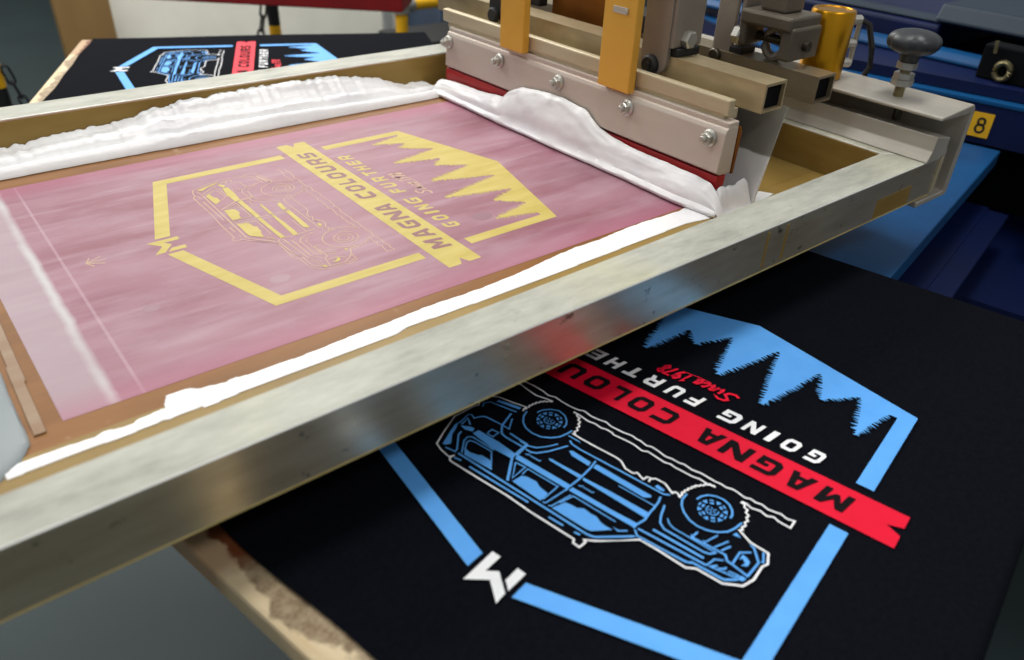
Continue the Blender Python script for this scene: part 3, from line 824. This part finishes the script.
# ------------------------------------------------------------------ squeegee
sq = thing('squeegee', 'long aluminium squeegee holder with bolts and a red blade, standing in the white ink', 'squeegee', (1.95, 0, .0))
Y0, Y1 = -1.52, 1.66
m = MB().prism([(1.80, .268), (1.835, .245), (1.95, .245), (1.95, .56), (1.87, .575), (1.835, .56), (1.822, .53)], Y0, Y1, bev=.006)
m.box(1.845, 1.95, Y0 + .002, Y1 - .002, .553, .60, .008)
hd = part(m, 'blade_holder', 'alu_pink', sq)
part(MB().prism([(1.815, .24), (1.90, .24), (1.90, .20), (1.86, .03), (1.82, .03), (1.808, .20)], Y0 - .004, Y1 + .004, bev=.004), 'squeegee_blade', 'rubber', sq, label='red rubber blade')
m = MB().prism([(1.955, .235), (1.975, .235), (1.99, .52), (1.97, .56), (1.955, .56)], Y0 - .006, Y1, bev=.003)
part(m, 'back_plate', 'gold_dark', sq)
for k in range(5):
    y = 1.615 - .755 * k
    m = MB().lathe([(.058, 0), (.058, .012), (.045, .022)], (1.815, y, .478), (-1, 0, .05), 20)
    m.lathe([(.044, .0), (.044, .035), (.036, .044)], (1.80, y, .478), (-1, 0, .05), 6)
    m.lathe([(.024, .0), (.024, .032), (.018, .038)], (1.765, y, .479), (-1, 0, .05), 14)
    part(m, 'holder_bolt', 'steel', sq, smooth=False)
m = MB().box(1.86, 1.925, -1.48, 1.78, .628, .735, .012)
m.box(1.88, 2.02, -1.44, 1.72, .585, .655, .006)
part(m, 'clamping_strip', 'alu_cream', sq)
ct = part(MB().square_tube(2.025, 2.25, -1.61, 2.10, .655, .842, .018), 'carriage_tube', 'tube_stained', sq)
part(MB().box(2.044, 2.231, -1.585, 2.08, .674, .823), 'tube_shade_plug', 'hub_black', ct)  # black plug standing in for the shade inside the tube
for y0, y1 in ((.52, .82), (-.67, -.355)):
    m = MB().box(1.775, 1.845, y0, y1, .605 if y0 > 0 else .582, 1.9, .01)
    part(m, 'gold_bracket', 'gold', sq, label='gold bracket')
    if y0 < 0:
        gb = [o for o in sq.children if o.name.startswith('gold_bracket')][-1]
        part(MB().box(1.768, 1.776, -.59, -.45, 1.10, 1.145, .003).lathe([(.02, 0), (.018, .012)], (1.770, -.575, 1.12), (-1, 0, 0), 12), 'slot_screw', 'alu_dull', gb)
part(MB().box(2.42, 2.5, .28, .92, .62, 1.9, .01), 'carriage_plate', 'gold_dark', sq)
part(MB().box(2.36, 2.62, -.28, .10, .845, .98, .015), 'valve_block', 'black_dark', sq)
part(MB().box(2.30, 2.40, .95, 1.6, .845, 1.05, .015), 'valve_block', 'black_dark', sq)
# bracket plates on the tube
m = MB()
b = [(-.56, 1.7), (-.56, .80)] + [(-.68 - .12 * math.cos(q), .80 - .10 * math.sin(q)) for q in np.linspace(math.pi, 0, 9)[::1]] + [(-.80, 1.7)]
m.prism(b, 1.985, 2.022, axis='x', bev=.004)
m.box(2.0, 2.30, -.83, -.79, .90, 1.7, .01)
part(m, 'pivot_bracket', 'bracket', sq)
part(MB().lathe([(.07, 0), (.07, .03), (.055, .045)], (1.985, -.67, .765), (-1, 0, 0), 20).lathe([(.035, 0), (.03, .06)], (1.985, -.67, .765), (-1, 0, 0), 6), 'socket_screw', 'black_dark', sq)
part(MB().lathe([(.062, 0), (.062, .05), (.05, .058)], (2.13, -.83, .955), (0, -1, 0), 6), 'hex_bolt', 'steel', sq)
part(MB().box(2.03, 2.26, -.86, -.70, .845, .90, .01), 'bearing_pad', 'black_dark', sq)
m = MB().box(1.985, 2.02, 1.07, 1.25, .74, 1.7, .01)
part(m, 'pivot_bracket', 'black_dark', sq, label='dark bracket by the far gold bracket')
part(MB().lathe([(.065, 0), (.065, .03), (.05, .045)], (1.985, 1.16, .775), (-1, 0, 0), 20), 'socket_screw', 'black_dark', sq)

# ------------------------------------------------------------------ flood bar behind it
fb = thing('flood_bar', 'grey flood bar blade hanging behind the squeegee on a square tube', 'flood bar', (2.6, 0, 0))
m = MB().prism([(2.125, .02), (2.14, .015), (2.30, .66), (2.288, .665)], -1.63, 1.70)
part(m, 'flood_blade', 'flood', fb)
ct = part(MB().square_tube(2.81, 3.035, -1.50, 2.10, .56, .752, .018), 'carriage_tube', 'tube_dull', fb, label='dull grey square tube')
part(MB().box(2.829, 3.016, -1.47, 2.08, .579, .733), 'tube_shade_plug', 'hub_black', ct)  # solid black filler painted as the dark tube interior
for y in (.2, 1.2): part(MB().box(2.27, 2.815, y, y + .12, .575, .60), 'blade_arm', 'steel_dark', fb)
m = MB()
m.box(2.84, 2.88, -.70, -.52, .72, 1.7, .012); m.box(2.86, 3.10, -.755, -.715, .80, 1.7, .01)
part(m, 'pivot_bracket', 'bracket', fb)
part(MB().lathe([(.07, 0), (.07, .05), (.055, .06)], (2.80, -.755, .90), (0, -1, 0), 6), 'hex_bolt', 'steel', fb)
part(MB().box(2.84, 3.02, -.80, -.68, .752, .80, .008), 'bearing_pad', 'black_dark', fb)
part(MB().lathe([(.05, 0), (.05, .03), (.04, .04)], (2.80, -.60, .72), (-1, 0, 0), 16), 'socket_screw', 'steel_dark', fb)
# rod eye and clevis
m = MB()
ring = [(2.93 + 0.0, -1.02 + .085 * math.cos(q), .875 + .10 * math.sin(q)) for q in np.linspace(0, 2 * math.pi, 25)[:-1]]
m.tube_path(ring, .034, 8, closed=True); m.box(2.90, 2.96, -1.055, -.985, .75, .80, .006)
part(m, 'rod_eye', 'bracket', fb, smooth=True)
m = MB()
m.box(2.74, 3.12, -1.24, -.80, 1.0, 1.10, .02); m.box(2.76, 3.12, -1.26, -1.16, .80, 1.03, .02); m.box(2.76, 3.0, -.86, -.79, .84, 1.03, .02)
m.box(2.82, 3.05, -1.12, -.90, 1.10, 1.26, .02)
part(m, 'clevis', 'clevis', fb)
part(MB().rod((2.93, -.78, .90), (2.93, -1.30, .90), .035), 'clevis_pin', 'steel_dark', fb)
part(MB().rod((2.93, -1.01, 1.26), (2.93, -1.01, 1.9), .08), 'piston_rod', 'steel_dark', fb)

# ------------------------------------------------------------------ rear frame clamp
cl = thing('frame_clamp', 'grey channel clamp gripping the right end of the screen frame', 'clamp', (3.4, -2.2, 0))
t_ = .022
prof = [(3.16, .588), (3.16, .612), (3.60, .635), (3.64, .60), (3.66, -.03), (3.64, -.055), (3.20, -.055), (3.20, -.012), (3.59, -.012), (3.60, .57)]
part(MB().prism(prof, -2.27, 2.3, bev=.008), 'channel', 'alu_dull', cl)
prof = [(3.145, .295), (3.19, .37), (3.20, .47), (3.40, .435), (3.40, .37), (3.42, .33), (3.42, .295)]
part(MB().prism(prof, -2.265, 2.25, bev=.006), 'clamp_jaw', 'alu_dull', cl)
part(MB().box(3.385, 3.43, -2.262, -2.20, .02, .29, .006), 'end_stop', 'alu_cream', cl)
part(MB().rod((3.46, -1.82, .43), (3.46, -1.82, .58), .03), 'jaw_pin', 'steel_dark', cl)
ac = part(MB().lathe([(.155, 0), (.16, .005), (.16, .47), (.15, .485), (.13, .487), (.125, .48)], (3.32, -1.20, .625), n=40), 'air_cylinder', 'brass', cl, smooth=True, label='gold air cylinder')
m = MB()
for z in (.72, .86, 1.03):
    m.rod((3.46, -1.27, z), (3.53, -1.31, z), .035, 8)
m.rod((3.53, -1.31, .72), (3.53, -1.31, 1.05), .02, 10)
part(m, 'air_fitting', 'steel', ac)
m = MB().tube_path([(3.53, -1.31, 1.03), (3.58, -1.36, 1.0), (3.60, -1.42, .84), (3.61, -1.44, .70), (3.63, -1.40, .63)], .022, 8)
part(m, 'air_hose', 'black_dark', ac, smooth=True)
KX, KY = 3.36, -1.83
st = part(MB().rod((KX, KY, .61), (KX, KY, .90), .035), 'clamp_stud', 'stud', cl, label='threaded stud')
m = MB().lathe([(.075, 0), (.075, .045)], (KX, KY, .70), n=6).lathe([(.07, 0), (.07, .04)], (KX, KY, .747), n=6).lathe([(.07, 0), (.07, .045)], (KX, KY, .815), n=6)
part(m, 'stud_nut', 'steel', st)
kb = bmesh.new(); bmesh.ops.create_uvsphere(kb, u_segments=60, v_segments=24, radius=1)
for q in kb.verts:
    a = math.atan2(q.co.y, q.co.x); r = math.hypot(q.co.x, q.co.y)
    lobe = 1 - .09 * max(0, math.cos(5 * a + .4)) ** 3 * r
    x, y, z = q.co
    q.co = (KX + x * .178 * lobe, KY + y * .178 * lobe, .995 + math.copysign(abs(z) ** .8, z) * .085)
m = MB().bm(kb); m.lathe([(.06, 0), (.065, .02), (.075, .07)], (KX, KY, .862), n=24)
part(m, 'clamp_knob', 'black_plastic', cl, smooth=True, label='black plastic knob')

# ------------------------------------------------------------------ press centre on the right
hub = thing('press_carousel', 'blue steel carousel centre of the printing press with a yellow number plate', 'press', (HUB[0], HUB[1], FL))
def ngon(r, n=10, a0=0.0): return [(HUB[0] + r * math.cos(a0 + 2 * math.pi * k / n), HUB[1] + r * math.sin(a0 + 2 * math.pi * k / n)) for k in range(n)]
A0 = math.pi + ROT
AP = 5.95
rr = AP / math.cos(math.pi / 10)
def face_ring(r_in, r_out, z0, z1, a0):
    m = MB(); n = 10; vs = []
    for r in (r_in, r_out):
        for z in (z0, z1): vs += [(x, y, z) for x, y in ngon(r, n, a0)]
    fs = []
    for i in range(n):
        j = (i + 1) % n
        fs += [(2 * n + i, 2 * n + j, 3 * n + j, 3 * n + i), (j, i, n + i, n + j), (i, j, 2 * n + j, 2 * n + i), (n + j, n + i, 3 * n + i, 3 * n + j)]
    return m.add(vs, fs)
AF = A0 + math.pi / 10
ZS = PZ - .172
part(face_ring(4.6, rr, ZS - .012, -.10, AF), 'index_ring', 'navy', hub)
part(face_ring(4.6, rr + .012, -.10, -.07, AF), 'ring_top', 'blue', hub)
part(MB().lathe([(2.6, 0), (2.6, -FL - 1.6), (4.2, -FL - 1.2), (4.2, -FL - .55)], (HUB[0], HUB[1], FL), n=24), 'column', 'hub_black', hub)
for k in range(10):
    a = A0 + 2 * math.pi * k / 10 + math.pi / 10
    c, s_ = math.cos(a), math.sin(a)
    q = [(HUB[0] + c * r - s_ * w, HUB[1] + s_ * r + c * w) for r, w in ((3.0, -.5), (6.6, -.32), (6.6, .32), (3.0, .5))]
    part(MB().prism(q, -1.05, -.86, axis='z').prism([(HUB[0] + c * r - s_ * w, HUB[1] + s_ * r + c * w) for r, w in ((6.0, -1.2), (6.35, -1.2), (6.35, 1.2), (6.0, 1.2))], -.86, -.60, axis='z'), 'lower_spoke', 'navy', hub)
part(MB().prism(ngon(6.1, 10, AF), -.062, .05, axis='z'), 'gear_housing', 'navy', hub)
part(face_ring(5.2, 7.9, -1.75, -1.5, AF), 'lower_ring', 'navy', hub)
# number plate: yellow plate with a black 8 on the ring face
d_ = Vector((math.cos(A0), math.sin(A0), 0)); tn_ = Vector((math.sin(A0), -math.cos(A0), 0)) * -1
def onface(y, z, off): 
    p = Vector((HUB[0], HUB[1], 0)) + d_ * (AP + off) + tn_ * y; return (p.x, p.y, z)
TY, TZ, TW, TH = .065, -.315, .10, .125
m = MB(); L = [(-TW, -TH), (TW, -TH), (TW, TH), (-TW, TH)]
m.add([onface(TY + y, TZ + z, .004) for y, z in L] + [onface(TY + y, TZ + z, .016) for y, z in L], [(0, 1, 2, 3), (4, 5, 6, 7), (0, 1, 5, 4), (1, 2, 6, 5), (2, 3, 7, 6), (3, 0, 4, 7)])
pt = part(m, 'number_plate', 'tag', hub, label='yellow plate with a black figure 8')
m = MB()
for cz, r in ((.034, .033), (-.036, .040)):
    n = 28; vs = []
    for k in range(n):
        a = 2 * math.pi * k / n
        for q in (r - .011, r + .011): vs.append(onface(TY + q * math.cos(a), TZ + cz + q * 1.05 * math.sin(a), .019))
    m.add(vs, [(2 * k, 2 * k + 1, (2 * k + 3) % (2 * n), (2 * k + 2) % (2 * n)) for k in range(n)])
part(m, 'figure_eight', 'black_dark', pt, label='black figure 8')
m = MB().tube_path([(6.86, -1.22 + .075 * math.cos(q), .175 + .085 * math.sin(q)) for q in np.linspace(0, 2 * math.pi, 21)[:-1]], .03, 8, closed=True).rod((6.86, -1.09, .33), (6.86, -1.07, .45), .02, 8)
part(m, 'eye_nut', 'stud', hub); part(MB().box(6.90, 7.15, -2.3, -.95, .052, .40, .02), 'eye_nut_block', 'hub_black', hub)

# upper carriage beams of the print heads, blue boxes running back to the machine centre
hd_ = thing('print_head_beam', 'dark blue print head beam above the carousel behind the gold cylinder', 'machine beam', (9.2, .3, .056))
m = MB().prism([(7.55, .056), (7.55, .34), (7.62, .37), (11.5, .37), (11.5, .056)], -.15, 3.4, bev=.03)
part(m, 'beam', 'navy', hd_)
part(MB().box(7.6, 7.95, -.13, 3.38, .372, .40, .01), 'beam_top', 'teal', hd_)
h2 = thing('print_head_beam', 'blue lower machine beam level with the black clamp knob', 'machine beam', (8.2, .2, .056))
part(MB().prism([(7.2, .056), (7.2, .10), (7.28, .16), (7.44, .17), (7.44, .056)], -.9, 3.4, bev=.02), 'beam', 'blue', h2)
h3 = thing('machine_cover', 'grey-blue machine cover at the top right above the carousel', 'machine cover', (9.5, -2.2, .056))
m = MB().prism([(7.45, .42), (7.55, .60), (10.5, .66), (10.5, .30), (8.0, .28)], -4.2, -.1, bev=.03)
part(m, 'cover', 'teal', h3)
part(MB().box(8.4, 9.6, -3.0, -.6, .056, .3), 'base_block', 'hub_black', h3)

# ------------------------------------------------------------------ far background
def world_y(px, py, Y):
    d = CR.T @ np.array([(px - 512) / CF, (py - 330) / CF, 1.0]); k = (Y - CP[1]) / d[1]; return CP + k * d
CF = 776.39; CP = np.array([-2.35887, -4.45374, 2.17942])
CR = np.array([[0.78206435, -0.6221632, 0.03589299], [-0.31790396, -0.44781999, -0.8356999], [0.53601532, 0.64216058, -0.5480122]])
def structure(o): o['kind'] = 'structure'; return o
structure(MB().box(-60, 75, -40, 75, FL - .3, FL).build('floor', 'floor'))
structure(MB().box(4.05, 15.0, 24.0, 24.6, FL, 14).build('wall_back', 'white_wall'))
structure(MB().box(14.0, 14.35, 23.8, 24.0, FL, 14).box(14.6, 14.9, 23.85, 24.0, FL, 14).build('trim_1', 'grey_trim'))
structure(MB().box(-60, 75, 58, 58.6, FL, 14).build('wall_far', 'far_grey'))
tb = thing('fibreboard_panel', 'tan fibreboard panel standing on the floor against the end of the white wall', 'panel', (3.35, 23.6, FL))
part(MB().box(2.45, 4.03, 23.4, 23.75, FL, 6, .02), 'board', 'tan_board', tb)
part(MB().box(2.38, 4.10, 23.2, 23.9, FL, FL + .25, .02), 'foot', 'black_dark', tb)
cb = thing('tool_cabinet', 'dark blue-grey cabinet standing right of the white wall', 'cabinet', (17.0, 22.5, FL))
part(MB().box(15.1, 19.5, 21.5, 23.8, FL, 2, .03), 'cabinet_body', 'blue_grey', cb)
m = MB().box(15.18, 17.25, 21.44, 21.5, FL + .3, 1.9, .02); part(m, 'cabinet_door', 'blue_grey', cb)
m = MB().box(17.33, 19.42, 21.44, 21.5, FL + .3, 1.9, .02); part(m, 'cabinet_door', 'hub_black', cb)
wb = thing('work_bench', 'low black bench partly hidden beyond the far end of the squeegee', 'bench', (11.2, 15.6, FL))
part(MB().box(9.6, 13.6, 14.6, 16.6, -3.35, -3.1, .03), 'bench_top', 'black_dark', wb)
for x in (9.8, 13.4):
    for y in (14.8, 16.4): part(MB().box(x - .1, x + .1, y - .1, y + .1, FL, -3.35), 'leg', 'black_dark', wb)
rb_ = thing('red_beam', 'red painted steel beam crossing above the far shirt', 'beam', (5.0, 12.0, FL))
P0 = np.array([1.2, 13.6]); P1 = np.array([5.98, 9.24])
dv = (P1 - P0) / np.linalg.norm(P1 - P0); nv = np.array([-dv[1], dv[0]])
if nv[1] < 0: nv = -nv
q = [tuple(P0 - dv * 5), tuple(P1), tuple(P1 + nv * 1.1), tuple(P0 - dv * 5 + nv * 1.1)]
part(MB().prism(q, -1.0, .35, axis='z', bev=.03), 'beam', 'red', rb_)
for k in (-4.6, -4.0):
    c = P0 + dv * k + nv * .55; part(MB().box(c[0] - .2, c[0] + .2, c[1] - .2, c[1] + .2, FL, -1.0), 'support_post', 'red', rb_)
# yellow and black barrier posts with a chain
def barrier(label, x, y, ztop, yl):
    t = thing('barrier_post', label, 'post', (x, y, FL), 0, 'barrier posts of the chain')
    part(MB().lathe([(.75, 0), (.75, .08), (.3, .25), (.14, .3)], (x, y, FL), n=24), 'post_base', 'black_dark', t, smooth=True)
    z = FL + .28; i = 0
    for z0, z1, mm in yl:
        part(MB().lathe([(.135, 0), (.135, z1 - z0)], (x, y, z0), n=20), 'post_band', mm, t, smooth=True, label='yellow band' if mm == 'yellow' else 'black band')
    part(MB().lathe([(.15, 0), (.15, .12), (.08, .2)], (x, y, ztop), n=16), 'post_cap', 'black_dark', t, smooth=True)
    return t
barrier('black and yellow barrier post standing in front of the white wall', 5.36, 14.0, -1.0, [(FL + .28, -4.4, 'black_dark'), (-4.4, -3.2, 'yellow'), (-3.2, -2.95, 'black_dark'), (-2.95, -2.04, 'yellow'), (-2.04, -1.0, 'black_dark')])
barrier('black and yellow barrier post at the left edge of the photo', -.52, 14.0, -1.9, [(FL + .28, -2.62, 'black_dark'), (-2.62, -1.9, 'yellow')])
m = MB()
A_ = Vector((-.36, 13.78, -2.2)); B_ = Vector((5.16, 13.78, -1.1)); n = 46
def cat(t):
    p = A_.lerp(B_, t); sag = 2.6 * (1 - (2 * t - 1) ** 6) ; p.z -= sag * .9; return p
ts = [0.0]; 
while ts[-1] < 1:
    t0 = ts[-1]; st_ = .0005
    t1 = t0
    while t1 < 1.02 and (cat(min(t1, 1)) - cat(t0)).length < .30 and t1 < 1: t1 += st_
    ts.append(min(t1, 1))
    if ts[-1] >= 1: break
for i, (t0, t1) in enumerate(zip(ts, ts[1:])):
    a, b_ = cat(t0), cat(t1); d = b_ - a
    if d.length < .05: continue
    c = (a + b_) / 2; e1 = d.normalized(); e2 = Vector((0, 1, 0)) if i % 2 else e1.cross(Vector((0, 1, 0))).normalized()
    L_, W_ = d.length * .5 + .03, .07
    pts = []
    for k in range(16):
        u = 2 * math.pi * k / 16; pts.append((c + e1 * (L_ - W_) * (1 if math.cos(u) > 0 else -1) + e1 * W_ * math.cos(u) + e2 * W_ * math.sin(u))[:])
    m.tube_path(pts, .026, 6, closed=True)
ch = m.build('barrier_chain', 'black_dark', smooth=True); tag(ch, 'black plastic link chain hanging between the two barrier posts', 'chain')
# yellow tubular guard
gd = thing('yellow_guard', 'yellow tubular guard rail with a grey elbow right of the red beam', 'guard rail', (8.7, 13.8, FL))
part(MB().rod((8.72, 13.8, FL), (8.72, 13.8, -2.0), .16, 18), 'upright', 'yellow', gd, smooth=True)
part(MB().rod((8.86, 13.8, -1.86), (12.2, 13.4, -1.75), .16, 18), 'cross_tube', 'yellow', gd, smooth=True)
part(MB().lathe([(.2, 0), (.22, .02), (.22, .34), (.2, .36)], (8.72, 13.8, -2.06), n=18).rod((8.72, 13.8, -1.87), (9.05, 13.78, -1.86), .2, 18), 'elbow', 'steel', gd, smooth=True)
part(MB().rod((12.2, 13.4, FL), (12.2, 13.4, -1.6), .16, 18), 'upright', 'yellow', gd, smooth=True)

# ------------------------------------------------------------------ light, world, camera
def area(name, loc, size, energy, col=(1, 1, 1), target=None, sy=None):
    L = bpy.data.lights.new(name, 'AREA'); L.energy = energy; L.color = col; L.shape = 'RECTANGLE'; L.size = size; L.size_y = sy or size
    o = bpy.data.objects.new(name, L); C.objects.link(o); o.location = loc
    if target is not None:
        o.rotation_euler = (Vector(target) - Vector(loc)).to_track_quat('-Z', 'Y').to_euler()
    return o
area('unseen_overhead_light', (.35, -.1, 2.75), 1.2, 18, (1, .985, .95), sy=.35)
area('unseen_overhead_light', (.55, 1.7, 2.75), 1.4, 30, (1, .985, .95), sy=.35)
area('unseen_overhead_light', (-1.5, .5, 2.75), 1.4, 10, (1, .985, .95), sy=.35)  # added fill from the left to brighten the ink bank
area('unseen_overhead_light', (-.1, -1.7, 2.75), 1.4, 13, (1, .985, .95), sy=.35)  # added fill from the near side for the front rail face
area('unseen_overhead_light', (-.9, 2.3, 2.75), 1.6, 34, (1, .985, .95), sy=.4)  # added fill for the back left floor and wall
area('unseen_overhead_light', (1.3, 2.6, 2.6), 1.2, 22, (1, .985, .95), sy=.4)
area('wall_fill_light', (1.0, 2.75, 2.7), 1.6, 36, (1, .985, .95), target=(1.1, 3.36, .45), sy=.3)  # unseen lamp added to brighten the lower white wall
area('unseen_overhead_light', (-.6, 5.6, 2.75), 1.6, 70, (1, .985, .95), sy=.4)  # added fill for the far floor and far wall on the left
w = bpy.data.worlds.new('room'); SCN.world = w; w.use_nodes = True
bg = w.node_tree.nodes['Background']; bg.inputs[0].default_value = (.95, 1, 1, 1); bg.inputs[1].default_value = .28

cam = bpy.data.cameras.new('camera'); co = bpy.data.objects.new('camera', cam); C.objects.link(co); SCN.camera = co
cam.sensor_fit = 'HORIZONTAL'; cam.sensor_width = 36; cam.lens = CF / 1024 * 36
cam.clip_start = .01; cam.clip_end = 60
Mx = Matrix(((CR[0][0], -CR[1][0], -CR[2][0]), (CR[0][1], -CR[1][1], -CR[2][1]), (CR[0][2], -CR[1][2], -CR[2][2])))
co.matrix_world = Matrix.Translation(Vector((CP[0] * S, CP[1] * S, CP[2] * S + Z0))) @ Mx.to_4x4()
cam.dof.use_dof = True; cam.dof.focus_distance = .72; cam.dof.aperture_fstop = 6.3
SCN.view_settings.view_transform = 'Standard'; SCN.view_settings.look = 'None'; SCN.view_settings.exposure = 0.0
